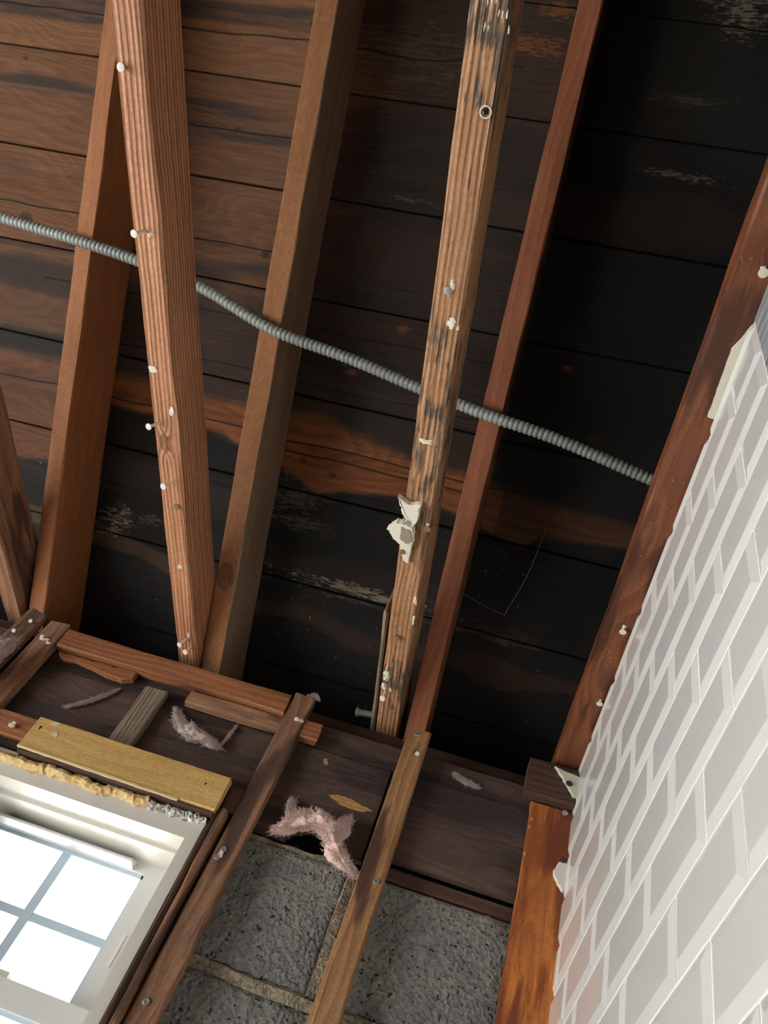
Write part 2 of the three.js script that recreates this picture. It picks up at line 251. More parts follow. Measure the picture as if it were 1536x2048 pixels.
  // lower brown streaks in the black
  const low1 = (1 - sm(0.012, 0.022, Math.abs(z - lerpTab([[-0.95, 1.108], [-0.86, 1.112], [-0.70, 1.135], [-0.55, 1.165], [-0.42, 1.15], [-0.25, 1.165], [-0.1, 1.15], [0.06, 1.165], [0.3, 1.15]], x) + edge * 0.05)));
  c = mix(c, x < -0.5 ? [104, 80, 56] : [96, 62, 40], low1 * (x < -0.5 ? 0.7 : x < -0.1 ? 0.5 : 0.6));
  // pale scrapes of paint and torn fibres, in the places where they are
  const pale = (px, pz, rx, rz, k, col = [168, 158, 132]) => { const d = Math.hypot((x - px) / rx, (z - pz) / rz) * 0.8 + (f2(x * 95, z * 620, 31, 4) - 0.5) * 3.2 + (f2(x * 24, z * 60, 32, 3) - 0.5) * 1.6; const q = (1 - sm(0.3, 1.0, d)) * 0.9; if (q > 0) c = mix(c, col, q * k); };
  pale(-0.48, 0.945, 0.055, 0.030, 0.55); pale(-0.44, 0.985, 0.05, 0.014, 0.45); pale(-0.33, 1.082, 0.11, 0.010, 0.9, [176, 164, 140]); pale(-0.235, 1.086, 0.05, 0.007, 0.8); pale(-0.33, 1.103, 0.12, 0.004, 0.5);
  pale(-0.86, 1.065, 0.028, 0.022, 0.9, [178, 166, 136]); pale(-0.78, 1.05, 0.02, 0.006, 0.6);
  pale(0.145, 0.052, 0.04, 0.026, 0.9); pale(0.10, 0.045, 0.03, 0.012, 0.6); pale(0.125, 0.300, 0.045, 0.006, 0.8); pale(0.08, 0.19, 0.05, 0.008, 0.45); pale(-0.40, 0.17, 0.10, 0.030, 0.40, [120, 116, 92]); pale(-0.36, 0.40, 0.03, 0.003, 0.5);
  pale(0.03, 1.09, 0.05, 0.012, 0.4, [120, 108, 84]); pale(-0.02, 1.10, 0.06, 0.006, 0.35);
  pale(-0.15, 0.085, 0.04, 0.012, 0.8, [156, 96, 54]); pale(-0.17, 0.14, 0.05, 0.012, 0.9, [150, 92, 50]);
  if (z > 0.9 && vn(x * 170, z * 260, BIG, BIG, 77) > 0.965 && cloud > 0.5) c = mix(c, [190, 182, 164], 0.8);
  // knots
  for (const [kx, kz, r, kind] of [[-0.405, 0.700, 0.020, 1], [-0.32, 0.61, 0.016, 1], [-0.80, 0.10, 0.012, 0], [-0.71, 0.085, 0.010, 0], [-0.72, 0.335, 0.006, 0], [-0.62, 0.53, 0.008, 0], [-0.21, 0.36, 0.02, 2], [-0.465, 0.872, 0.008, 0], [-0.40, 0.885, 0.008, 0], [-1.16, 0.545, 0.012, 0], [-1.2, 0.27, 0.006, 0], [0.08, 0.72, 0.018, 2], [-0.42, 0.69, 0.006, 1], [-0.60, 0.15, 0.008, 0], [0.0, 0.62, 0.014, 1]]) {
    const d = Math.hypot((x - kx) / 1.7, z - kz) / (r * 0.7) + edge * 1.4 + fib * 0.6; if (d < 1.25) { const q = (1 - sm(0.4, 1.1, d)) * (kind ? 1 : 0.8); c = mix(c, kind === 1 ? [156, 92, 52] : kind === 2 ? [66, 46, 34] : [48, 34, 28], q * 0.8); if (kind !== 1 && Math.abs(d - 0.9) < 0.15) c = mul(c, 0.75); } }
  // fine drying cracks along the grain
  let crack = 0; for (const [cz, x0, x1] of [[0.524, -1.3, -0.6], [0.841, -1.2, 0.3], [0.180, -1.3, -0.2], [0.64, -1.1, 0.1], [0.33, -0.9, -0.6], [0.735, -0.95, -0.1], [0.86, -0.6, -0.1]]) if (x > x0 && x < x1) { const d = Math.abs(z - cz - (f2(x * 5, cz * 40, 41, 3) - 0.5) * 0.022); crack = Math.max(crack, 1 - sm(0.0006, 0.0018, d)); }
  c = mul(c, 1 - crack * 0.75);
  return [...mul(c, (0.94 + 0.12 * n2(x * 500, z * 500, 55)) * 0.84), 0.5 + (0.5 - band) * 0.25 + fib * 0.6 - crack * 0.5];
}, THREE.MirroredRepeatWrapping);
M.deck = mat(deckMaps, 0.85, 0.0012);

const ceiling = structure(new THREE.Group(), 'ceiling', 'underside of a pitched roof deck of wide, dark stained boards', 'roof deck');
{
  const n = new THREE.Vector3(0, 1, PITCH).normalize();   // up and out of the roof (roof rises towards +z world)
  n.set(0, 1, -PITCH).normalize();
  for (let i = 0; i < seams.length - 1; i++) {
    const a = seams[i] + 0.0014 + (i % 3) * 0.0004, b = seams[i + 1] - 0.0014, lift = (TABLE[i * 97] - 0.5) * 0.003, T = 0.019;
    const pos = [], uv = [], idx = [], X0 = -2.7, X1 = 2.3, e = 0.0015;
    const P = (x, z, h) => { const v = V(x, deckU(z), z).addScaledVector(n, h + lift); pos.push(v.x, v.y, v.z); uv.push((x - DX0) / (DX1 - DX0), (z - DZ0) / (DZ1 - DZ0)); };
    const ring = [[a + e, 0], [b - e, 0], [b, e], [b, T], [a, T], [a, e]];
    for (let k = 0; k < 6; k++) { const p = ring[k], q = ring[(k + 1) % 6], s = pos.length / 3; P(X0, p[0], p[1]); P(X1, p[0], p[1]); P(X1, q[0], q[1]); P(X0, q[0], q[1]); idx.push(s, s + 2, s + 1, s, s + 3, s + 2); }
    const g = new THREE.BufferGeometry(); g.setAttribute('position', new THREE.Float32BufferAttribute(pos, 3)); g.setAttribute('uv', new THREE.Float32BufferAttribute(uv, 2)); g.setIndex(idx); g.computeVertexNormals();
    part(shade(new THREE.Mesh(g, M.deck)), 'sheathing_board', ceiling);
  }
  // roofing felt over the boards, and the far slope beyond the ridge
  const zr = seams[0], ze = seams[seams.length - 1];
  const felt = new THREE.Mesh(new THREE.BoxGeometry(5, 0.02, (ze - zr) * Math.hypot(1, PITCH)), M.felt); felt.quaternion.setFromUnitVectors(UPV, n); felt.position.copy(V(-0.2, deckU((zr + ze) / 2), (zr + ze) / 2)).addScaledVector(n, 0.032);
  part(shade(felt), 'roofing_felt', ceiling);
  const back = new THREE.Mesh(new THREE.BoxGeometry(5, 0.02, 1.2), M.darkwood); const nb = new THREE.Vector3(0, 1, PITCH).normalize(); back.quaternion.setFromUnitVectors(UPV, nb); back.position.copy(V(-0.2, deckU(zr) - 0.25, zr - 0.5)); part(shade(back), 'far_slope', ceiling);
}

// ------------------------------------------------------------------ the rest of the room: walls, floor, ground
const XL = -2.6, XR = 2.2, ZB = -1.9;                 // left wall, far right gable, back wall (zp)
structure(boxes([[XL - 0.2, XR + 0.2, -1.65, -1.5, ZB - 0.2, 1.4]], M.floor), 'floor', 'plain pale grey floor out of view, toned to bounce light upwards', 'floor');  // unseen floor, its pale tone set to bounce sunlight up
// left wall, with a wide window opening added behind the camera to let light in
structure(boxes([[XL - 0.15, XL, -1.5, -1.3, ZB, 1.4], [XL - 0.15, XL, 0.45, 2.6, ZB, 1.6], [XL - 0.15, XL, -1.3, 0.45, 0.55, 1.4], [XL - 0.15, XL, -1.3, 0.45, ZB, -0.9]], M.wallpaint), 'wall_left', 'plain painted side wall with an added wide opening that lets light in', 'wall');
structure(boxes([[XL - 0.15, XR, -1.5, 2.6, ZB - 0.15, ZB]], M.unseenDark), 'wall_back', 'unseen back wall, kept dark brown to cut bounced light', 'wall');
structure(boxes([[XR, XR + 0.15, -1.5, 2.6, ZB, 1.6]], M.darkwood), 'wall_gable', 'dark boarded gable closing the attic', 'wall');
structure(boxes([[0.30, XR, 0.930, 0.945, ZB, 1.18]], M.unseenDark), 'ceiling_neighbour', 'unseen ceiling of the neighbouring room, kept dark to cut bounced light', 'ceiling');
structure(boxes([[-60, 60, -1.80, -1.70, -60, 60]], M.paving), 'ground', 'pale paving outside the house', 'ground');

// ------------------------------------------------------------------ block wall
const wall = structure(new THREE.Group(), 'wall_front', 'grey concrete block wall with tan mortar under a dark plywood header', 'wall');
const WX0 = -0.815, WX1 = -0.378, WU0 = -0.42, WU1 = 0.634, CF = 1.184;   // window opening, block face
part(boxes([[XL, WX0, -1.5, WU1, CF + 0.006, 1.38], [WX1, XR, -1.5, WU1, CF + 0.006, 1.38], [WX0, WX1, -1.5, WU0, CF + 0.006, 1.38]], M.mortar), 'mortar_bed', wall);
part(boxes([[XL, XR, 0.70, 0.880, 1.20, 1.38], [XL, WX0, 0.634, 0.70, 1.20, 1.38], [WX0, WX1, 0.634, 0.70, 1.20, 1.38], [WX1, XR, 0.634, 0.70, 1.215, 1.38]], M.hollowShade), 'wall_core', wall, 'near black filler with the shade of a hollow in its colour');
part(boxes([[XL, XR, 0.884, 0.922, 1.215, 1.38]], M.darkwood), 'wall_plate', wall);
part(boxes([[XL, XR, 0.70, 1.05, 1.41, 1.43], [XL, XR, 0.70, 0.75, 1.38, 1.41]], M.hollowShade), 'eave_closure', wall);
function blockGeo(w, h, fine, seed) {
  const nx = fine ? Math.round(w / 0.006) : 1, ny = fine ? Math.round(h / 0.006) : 1; const g = new THREE.BoxGeometry(w, h, 0.06, nx, ny, 1), p = g.attributes.position, uv = g.attributes.uv;
  for (let i = 0; i < p.count; i++) {
    const x = p.getX(i), y = p.getY(i); uv.setXY(i, (x + seed * 0.37) / 0.4, (y + seed * 0.21) / 0.4);
    if (fine) { const ex = Math.min(w / 2 - Math.abs(x), h / 2 - Math.abs(y)), z = p.getZ(i); if (z > 0) { const r = (f2(x * 120 + seed * 9, y * 120, seed, 3) - 0.5) * 0.0034 - (1 - sm(0, 0.006, ex)) * (0.001 + 0.004 * n2(x * 70, y * 70, seed + 5)); p.setZ(i, z + r); } if (ex < 0.001) { p.setX(i, x - Math.sign(x) * (Math.abs(Math.abs(x) - w / 2) < 1e-4 ? 0.0035 * n2(y * 90, seed, 6) : 0)); p.setY(i, y - Math.sign(y) * (Math.abs(Math.abs(y) - h / 2) < 1e-4 ? 0.0045 * n2(x * 90, seed, 8) : 0)); } }
  }
  g.computeVertexNormals(); return g;
}
{
  const H = 0.193, MOD = 0.209; let id = 1; const joints = [];
  for (let r = 0; r < 10; r++) {
    const u1 = 0.634 - r * MOD, u0 = Math.max(-1.5, u1 - H), shift = r % 2 ? 0.203 : 0;
    for (let k = -7; k <= 6; k++) {
      const a = -0.127 + shift + 0.406 * k, b = a + 0.394;
      const cuts = (u1 > WU0) ? [[a, Math.min(b, WX0)], [Math.max(a, WX1), b]] : [[a, b]];
      for (const [p, q] of cuts) {
        if (q - p < 0.02) continue; id++;
        const fine = r < 2 && q > -0.40 && p < 0.16, mesh = new THREE.Mesh(blockGeo(q - p, u1 - u0, fine, id), M.cmu); mesh.position.copy(V((p + q) / 2, (u0 + u1) / 2, CF + 0.03)); part(shade(mesh), 'concrete_block', wall);
      }
    }
  }
  // mortar: bed joint and upright joint in view, uneven
  const bed = (x0, x1, u, h, s) => { const o = board(x0, x1, u - h / 2, u + h / 2, CF - 0.0035, 0.01, M.mortar, { wob: 0.0048, seg: Math.max(6, Math.round((x1 - x0) / 0.005)), ease: 0.004, seed: s, ut: 6, vs: 1.5 }); part(o, 'mortar_joint', wall); };
  bed(-0.374, 0.20, 0.4325, 0.0165, 901); bed(-0.374, 0.20, 0.2235, 0.0165, 902); bed(-0.31, -0.16, 0.6352, 0.005, 903);
  const up = board(-0.141, -0.125, 0.441, 0.632, CF - 0.003, 0.01, M.mortar, { wob: 0.004, seg: 45, seed: 905, ut: 6, vs: 1.5 }); part(up, 'mortar_joint', wall);
}
// plywood and boards of the header
part(slab([[-0.123, 0.662], [0.128, 0.662], [0.128, 0.8205], [-0.123, 0.8205]], 1.1715, 0.011, M.ply, { bevel: 0.001 }), 'plywood_panel', wall);
part(slab([[-0.1265, 0.644], [-0.1265, 0.8170], [-2.58, 0.8170], [-2.58, 0.640], [-0.377, 0.640], [-0.255, 0.640], [-0.243, 0.655], [-0.220, 0.667], [-0.190, 0.662], [-0.172, 0.642]].reverse(), 1.1725, 0.011, M.ply, { bevel: 0.001 }), 'plywood_panel', wall);
part(slab(jag([[-0.375, 0.822], [0.13, 0.824], [0.13, 0.874], [-0.02, 0.873], [-0.375, 0.872]], 0.0008, 0.03, 5), 1.178, 0.011, M.ply, { bevel: 0.001 }), 'header_board', wall);
part(slab([[-2.58, 0.819], [-0.378, 0.820], [-0.378, 0.876], [-2.58, 0.876]], 1.178, 0.011, M.ply, { bevel: 0.001 }), 'header_board', wall);
part(board(-0.125, 0.125, 0.638, 0.6605, 1.188, 0.02, M.darkwood), 'sill_board', wall);
// torn veneer on the plywood: raw pale wood with its own outline
part(slab(jag([[-0.215, 0.737], [-0.20, 0.7415], [-0.178, 0.7420], [-0.158, 0.7385], [-0.136, 0.7335], [-0.152, 0.7265], [-0.172, 0.7245], [-0.190, 0.7265]], 0.0012, 0.004, 9), 1.1708, 0.002, M.gash), 'torn_veneer', wall, 'pale torn patch of raw wood');
part(slab(jag([[-0.247, 0.800], [-0.241, 0.804], [-0.236, 0.793], [-0.240, 0.789]], 0.0008, 0.003, 19), 1.1712, 0.001, M.gash), 'torn_veneer', wall, 'small pale chip of raw wood');

// ------------------------------------------------------------------ furring strips and small boards on the block wall
const FS = 'furring strips nailed to the block wall';
function stripNails(o, list) { for (const [x, u, zp, kind] of list) { const p = V(x, u, zp), q = kind === 1 ? screw(p, OUT) : nail(p, new THREE.Vector3(0.1, -0.35, 1), 0.010, M.painted); q.scale.setScalar(kind === 1 ? 1 : 0.75); scene.add(q); q.updateMatrixWorld(); o.updateMatrixWorld(); o.attach(q); q.name = kind === 1 ? 'screw' : 'nail'; } }
function attach(o, q, name, label) { scene.add(q); o.updateMatrixWorld(); q.updateMatrixWorld(); o.attach(q); q.name = name; if (label) q.userData.label = label; return q; }
const strip1 = thing(timber(V(-0.3405, -0.6, 1.16), V(-0.3205, 0.905, 1.16), 0.019, 0.0395, M.strip, OUT, { wob: 0.0012, rag1: 0.004, seg: 60 }), 'furring_strip', 'dark wooden furring strip running up beside the right side of the window', 'furring strip', FS);
stripNails(strip1, [[-0.316, 0.846, 1.149, 0], [-0.334, 0.566, 1.149, 1], [-0.330, 0.581, 1.149, 1], [-0.332, 0.356, 1.149, 1]]);
attach(strip1, lump(V(-0.309, 0.848, 1.1495), 0.010, 0.004, 0.002, M.plaster, 3), 'plaster_fragment');
attach(strip1, lump(V(-0.331, 0.572, 1.1495), 0.005, 0.009, 0.0015, M.plaster, 4), 'plaster_fragment');
const strip2 = thing(timber(V(-0.1128, -0.6, 1.16), V(-0.0990, 0.903, 1.16), 0.019, 0.0405, M.stripTan, OUT, { wob: 0.0012, rag1: 0.003, seg: 60 }), 'furring_strip', 'brown wooden furring strip standing between two grey concrete blocks', 'furring strip', FS);
stripNails(strip2, [[-0.103, 0.893, 1.149, 1], [-0.092, 0.850, 1.149, 0], [-0.093, 0.610, 1.149, 1]]);
attach(strip2, lump(V(-0.100, 0.855, 1.1495), 0.004, 0.009, 0.0015, M.rust, 5), 'plaster_fragment');
const strip3 = thing(timber(V(-0.850, -0.6, 1.16), V(-0.838, 0.906, 1.16), 0.019, 0.044, M.strip, OUT, { wob: 0.0014, rag1: 0.004, seg: 60 }), 'furring_strip', 'dark furring strip with plaster crumbs, left of the gold board, its top end square', 'furring strip', FS);
attach(strip3, lump(V(-0.842, 0.856, 1.1495), 0.014, 0.006, 0.002, M.drywall, 6), 'plaster_fragment');
attach(strip3, lump(V(-0.829, 0.851, 1.1495), 0.008, 0.004, 0.003, M.plaster, 8), 'plaster_fragment');
stripNails(strip3, [[-0.846, 0.858, 1.149, 0]]);
const strip4 = thing(timber(V(-0.915, -0.6, 1.158), V(-0.8985, 0.914, 1.158), 0.019, 0.042, M.strip, OUT, { wob: 0.0016, rag1: 0.010, seg: 60 }), 'furring_strip', 'outermost dark furring strip at the left edge, its top end splintered', 'furring strip', FS);
stripNails(strip4, [[-0.903, 0.851, 1.147, 0], [-0.890, 0.884, 1.147, 0]]);
thing(board(-0.812, -0.344, 0.853, 0.8965, 1.148, 0.024, M.block, { wob: 0.0016 }), 'blocking_board', 'long brown horizontal board under the joist ends, left of the window strip', 'board');
thing(board(-0.525, -0.342, 0.819, 0.850, 1.158, 0.014, M.strip, { wob: 0.0016 }), 'shim_board', 'short worn brown board tucked under the right half of the long horizontal board', 'board');
thing(slab(jag([[-0.805, 0.846], [-0.640, 0.851], [-0.640, 0.836], [-0.660, 0.826], [-0.70, 0.830], [-0.75, 0.838], [-0.80, 0.838]], 0.0022, 0.008, 15), 1.160, 0.012, M.block, { bevel: 0.001 }), 'shim_board', 'ragged split board tucked under the left half of the long horizontal board', 'board');
thing(board(-0.312, -0.270, 0.820, 0.858, 1.1535, 0.018, M.block, { rag1: 0.004 }), 'board_stub', 'stub end of a brown board sticking out right of the window strip', 'board');
const scrap = thing(board(-0.606, -0.5625, 0.689, 0.825, 1.154, 0.0175, M.grey, { rag1: 0.006, wob: 0.0014 }), 'scrap_lath', 'short weathered grey piece of lath standing on the gold board', 'lath');
const gold = thing(board(-0.7255, -0.3680, 0.6265, 0.6885, 1.132, 0.020, M.yellow, { wob: 0.0008, ease: 0.0015, seg: 24 }), 'header_trim', 'gold coloured board lying over the head of the window', 'board');
attach(gold, lump(V(-0.692, 0.6835, 1.1315), 0.010, 0.0045, 0.0008, flat(0xd6d3b6, 0.8), 11), 'plaster_spot', 'pale spot of filler');
attach(gold, lump(V(-0.681, 0.6645, 1.1315), 0.008, 0.007, 0.0008, flat(0xd6d3b6, 0.8), 12), 'plaster_spot', 'pale spot of filler');
attach(gold, lump(V(-0.402, 0.6635, 1.1318), 0.0022, 0.003, 0.0006, M.hole, 13), 'nail_hole', 'dark nail hole');
attach(gold, lump(V(-0.712, 0.668, 1.1318), 0.0022, 0.006, 0.0006, M.hole, 14), 'nail_hole', 'dark nail hole');
attach(gold, slab(jag([[-0.724, 0.6265], [-0.57, 0.6255], [-0.43, 0.6245], [-0.43, 0.6215], [-0.56, 0.6225], [-0.724, 0.6238]], 0.0006, 0.01, 22), 1.130, 0.004, M.raw), 'split_edge', 'thin pale split along the lower edge');
thing(board(-1.10, -0.728, 0.650, 0.697, 1.156, 0.014, M.block, { wob: 0.0012 }), 'window_cleat', 'brown horizontal board running left from behind the gold board', 'board');
{ const o = scene.children[scene.children.length - 1]; stripNails(o, [[-0.770, 0.672, 1.155, 0]]); attach(o, lump(V(-0.770, 0.668, 1.151), 0.007, 0.007, 0.004, M.plaster, 16), 'plaster_fragment'); }
thing(board(-0.3665, -0.3425, 0.640, 0.686, 1.150, 0.018, M.darkwood), 'filler_block', 'small dark block of wood at the right end of the gold board', 'board');
thing(board(-0.7225, -0.369, 0.6195, 0.6255, 1.136, 0.034, M.darkwood, { wob: 0.0009 }), 'trim_layer', 'thin dark strip of wood along the underside of the gold board', 'trim');
thing(board(-0.3625, -0.3515, -0.55, 0.640, 1.142, 0.028, M.strip, { wob: 0.0011, seg: 60 }), 'jamb_strip', 'thin brown strip of wood between the window casing and the dark furring strip', 'trim');
thing(board(-0.3745, -0.3640, -0.55, 0.634, 1.145, 0.022, M.darkwood, { wob: 0.0015, seg: 80 }), 'jamb_strip', 'ragged dark strip of wood against the right edge of the window casing', 'trim');
{ // broken foam and paint bead along the top of the casing
  const bead = (x0, x1, ua, ub, r, m, seed, name, label) => { const pts = []; for (let i = 0; i <= 30; i++) { const t = i / 30; pts.push(V(x0 + (x1 - x0) * t, ua + (ub - ua) * t + (n2(i * 0.6, seed, 3) - 0.5) * 0.005, 1.149 + (n2(i * 0.5, seed, 5) - 0.5) * 0.005)); } const c = new THREE.CatmullRomCurve3(pts), g = new THREE.TubeGeometry(c, 120, r, 8), p = g.attributes.position; for (let i = 0; i < p.count; i++) { const v = new THREE.Vector3().fromBufferAttribute(p, i), cen = c.getPointAt(Math.min(1, Math.floor(i / 9) / 120)), k = 0.55 + 0.95 * f2(v.x * 160, v.y * 160 + v.z * 190, seed, 3); v.sub(cen).multiplyScalar(k).add(cen); p.setXYZ(i, v.x, v.y, v.z); } g.computeVertexNormals(); return thing(shade(new THREE.Mesh(g, m)), name, label, 'trim'); };
  bead(-0.85, -0.475, 0.6075, 0.6105, 0.0085, M.foam, 61, 'foam_bead', 'ragged bead of yellow insulating foam along the top of the window casing');
  bead(-0.485, -0.374, 0.6105, 0.6125, 0.0075, M.foil, 62, 'plaster_bead', 'crumbling white bead of plaster at the top right corner of the window casing');
}

// ------------------------------------------------------------------ window in the block wall
const win = structure(new THREE.Group(), 'window_1', 'white double hung window with a grid of bars', 'window');
{
  const IX0 = -0.80, IX1 = -0.395, IT = 0.578, IB = -0.38;
  part(boxes([[-0.835, IX0, IB - 0.04, 0.612, 1.150, 1.163], [IX1, -0.3755, IB - 0.04, 0.612, 1.150, 1.163], [IX0, IX1, IT, 0.612, 1.150, 1.163], [IX0, IX1, IB - 0.04, IB, 1.150, 1.163]], M.vinyl), 'casing', win, 'flat off-white casing');
  part(boxes([[-0.814, IX0, IB, IT, 1.163, 1.33], [IX1, -0.379, IB, IT, 1.163, 1.33], [-0.814, -0.379, IT, 0.63, 1.163, 1.33], [-0.814, -0.379, IB - 0.03, IB, 1.163, 1.33], [IX0, IX1, IT - 0.006, IT, 1.196, 1.33]], M.vinyl), 'jamb_liner', win);
  const sash = (z, u0, u1, top, bottom, name, panes, lab) => {
    const g = new THREE.Group(); part(g, name, win, lab); const gx0 = -0.743, gx1 = -0.461, t = u1 - top, b = u0 + bottom, zt = z + 0.028;
    part(boxes([[IX0 + 0.002, gx0, u0, u1, z, zt], [gx1, IX1 - 0.002, u0, u1, z, zt]], M.sash), 'stile', g); part(boxes([[gx0, gx1, t, u1, z, zt]], M.sash), 'top_rail', g); part(boxes([[gx0, gx1, u0, b, z, zt]], M.sash), 'bottom_rail', g);
    part(boxes([[gx0, gx0 + 0.006, b, t, z + 0.008, zt - 0.004], [gx1 - 0.006, gx1, b, t, z + 0.008, zt - 0.004], [gx0, gx1, t - 0.006, t, z + 0.008, zt - 0.004]], M.muntin), 'glazing_bead', g);
    const mid = -0.602, hb = panes; part(boxes([[mid - 0.008, mid + 0.008, b, t, z + 0.010, z + 0.020]], M.muntin), 'grid_bar', g);
    let lo = b; for (const h of [...hb, t]) { for (const [p, q] of [[gx0, mid - 0.008], [mid + 0.008, gx1]]) part(boxes([[p, q, lo, h, z + 0.013, z + 0.016]], M.glass), 'pane', g); if (h < t) part(boxes([[gx0, mid - 0.008, h - 0.0065, h + 0.0065, z + 0.0105, z + 0.0195], [mid + 0.008, gx1, h - 0.0065, h + 0.0065, z + 0.0105, z + 0.0195]], M.muntin), 'grid_bar', g); lo = h; }
    return g;
  };
  const upS = sash(1.257, 0.320, 0.572, 0.018, 0.034, 'upper_sash', [0.4425], 'upper sash');
  const lip = new THREE.Shape([[0, 0], [0.022, 0.002], [0.022, 0.006], [0.003, 0.013], [0, 0.013]].map(p => new THREE.Vector2(...p)));
  const lg = new THREE.ExtrudeGeometry(lip, { depth: 0.248, bevelEnabled: false }).rotateY(-Math.PI / 2).translate(0.124, 0, 0); const lo = new THREE.Mesh(lg, M.sash); lo.position.copy(V(-0.608, 0.5545, 1.257)); part(shade(lo), 'finger_lift', upS);
  part(boxes([[-0.4425, -0.4375, 0.412, 0.460, 1.2555, 1.258]], M.painted), 'tilt_latch', upS, 'narrow slot of the tilt latch');
  const loS = sash(1.222, -0.36, 0.344, 0.034, 0.05, 'lower_sash', [-0.13, 0.09], 'lower sash');
  part(boxes([[-0.585, -0.553, 0.344, 0.353, 1.226, 1.240]], M.vinyl), 'sash_lock', loS);
}

// ------------------------------------------------------------------ rafters
const RD = 0.14, rv = RD * Math.hypot(1, PITCH);      // depth square to the roof, and upright
function rafter(x0, x1, z0, z1, m, label, o = {}) {
  const up = new THREE.Vector3(0, 1, -PITCH).normalize(), xa = (x0 + x1) / 2, xb = (o.xa ?? 0) + xa;
  const a = V(xa, raftU(z0), z0).addScaledVector(up, RD / 2), b = V(xb, raftU(z1), z1).addScaledVector(up, RD / 2);
  return thing(timber(a, b, RD, x1 - x0, m, up, { wob: 0.0012, ease: 0.002, seg: 80, ...o }), 'rafter', label, 'rafter', 'sloping rafters under the roof deck');
}
const rafA = rafter(-0.9405, -0.9050, 1.34, -1.35, M.rafter, 'smooth orange brown rafter at the left, rising from the splintered strip');
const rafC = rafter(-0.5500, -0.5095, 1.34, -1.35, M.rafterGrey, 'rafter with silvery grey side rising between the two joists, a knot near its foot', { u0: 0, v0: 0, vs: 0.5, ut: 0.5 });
const rafE = rafter(-0.1320, -0.0950, 1.34, -1.35, M.rafterRed, 'reddish rafter just right of the blotched joist', { xa: 0.030 });

// ------------------------------------------------------------------ ceiling joists
const JH = 0.092, JU = 0.924;
function joist(x0, x1, za, zb, m, label, o = {}) { const xa = (x0 + x1) / 2, d = o.dx || 0; return thing(timber(V(xa + d, JU + JH / 2, za), V(xa, JU + JH / 2, zb), JH, x1 - x0, m, UPV, { wob: 0.0014, ease: 0.003, seg: 90, ...o }), 'ceiling_joist', label, 'joist', 'ceiling joists that once carried the ceiling'); }
const jF = joist(-0.9915, -0.951, 1.33, -1.6, M.strip, 'weathered grey brown joist cut by the left edge');
const jB = joist(-0.5950, -0.5535, 1.33, -1.6, M.fir, 'ridged orange joist with long nails sticking out of its underside', { u0: 0.05, v0: 0, vs: 0.9 });
const jD = joist(-0.1720, -0.1305, 1.33, -1.6, M.weather, 'blotched black and tan joist with broken plaster clinging to it', { dx: -0.014, u0: -0.4, v0: 0, vs: 0.9 });
const N = (o, x, z, len, dx, dz, m = M.painted) => attach(o, nail(V(x, JU, z), new THREE.Vector3(dx, -1, dz), len, m), 'nail');
N(jB, -0.576, 0.345, 0.030, -0.05, 0.12); N(jB, -0.583, 0.640, 0.032, -0.14, 0.25); N(jB, -0.572, 0.748, 0.030, -0.05, 0.25); N(jB, -0.566, 0.795, 0.008, 0, 0, M.rust); N(jB, -0.574, 1.115, 0.026, -0.1, 0.2); N(jB, -0.565, 1.135, 0.024, -0.1, 0.3); N(jB, -0.583, 0.156, 0.012, 0, 0.2);
const Pl = (o, x, z, sx, sz, m, s, sy = 0.0025) => attach(o, lump(V(x, JU - 0.0004, z), sx, sy, sz, m, s), 'plaster_fragment');
Pl(jB, -0.569, 0.348, 0.006, 0.006, M.plaster, 21); Pl(jB, -0.586, 0.548, 0.009, 0.008, M.plaster, 22, 0.001); Pl(jB, -0.560, 0.613, 0.006, 0.011, M.plaster, 23, 0.001); Pl(jB, -0.572, 0.930, 0.006, 0.008, M.plaster, 24, 0.001); Pl(jB, -0.566, 1.10, 0.004, 0.012, M.plaster, 25);
Pl(jD, -0.164, 0.566, 0.012, 0.006, M.plaster, 31, 0.004); Pl(jD, -0.158, 0.34, 0.004, 0.014, M.plaster, 32); N(jD, -0.162, 0.347, 0.008, 0, 0, M.steel); Pl(jD, -0.152, 0.388, 0.007, 0.008, M.plaster, 33, 0.001); Pl(jD, -0.143, 0.392, 0.003, 0.004, M.plaster, 34);
N(jD, -0.143, 0.712, 0.010, 0, 0, M.rust); Pl(jD, -0.144, 0.708, 0.004, 0.004, M.plaster, 35); N(jD, -0.167, 0.953, 0.010, 0, 0, M.rust); Pl(jD, -0.146, 0.863, 0.004, 0.012, M.plaster, 36); Pl(jD, -0.145, 0.905, 0.003, 0.014, M.plaster, 37, 0.001);
attach(jD, new THREE.Mesh(new THREE.TorusGeometry(0.006, 0.0009, 6, 18).rotateX(Math.PI / 2).translate(-0.148, EYE + JU - 0.0006, -0.147), M.painted), 'paint_ring'); attach(jD, lump(V(-0.148, JU, 0.147), 0.004, 0.001, 0.004, M.hole, 38), 'nail_hole');
for (let i = 0; i < 9; i++) Pl(jD, -0.162 + 0.0042 * (i % 7), 0.045 + 0.012 * Math.floor(i / 3) + 0.004 * TABLE[i * 31], 0.0012, 0.005, M.plaster, 50 + i, 0.0008);
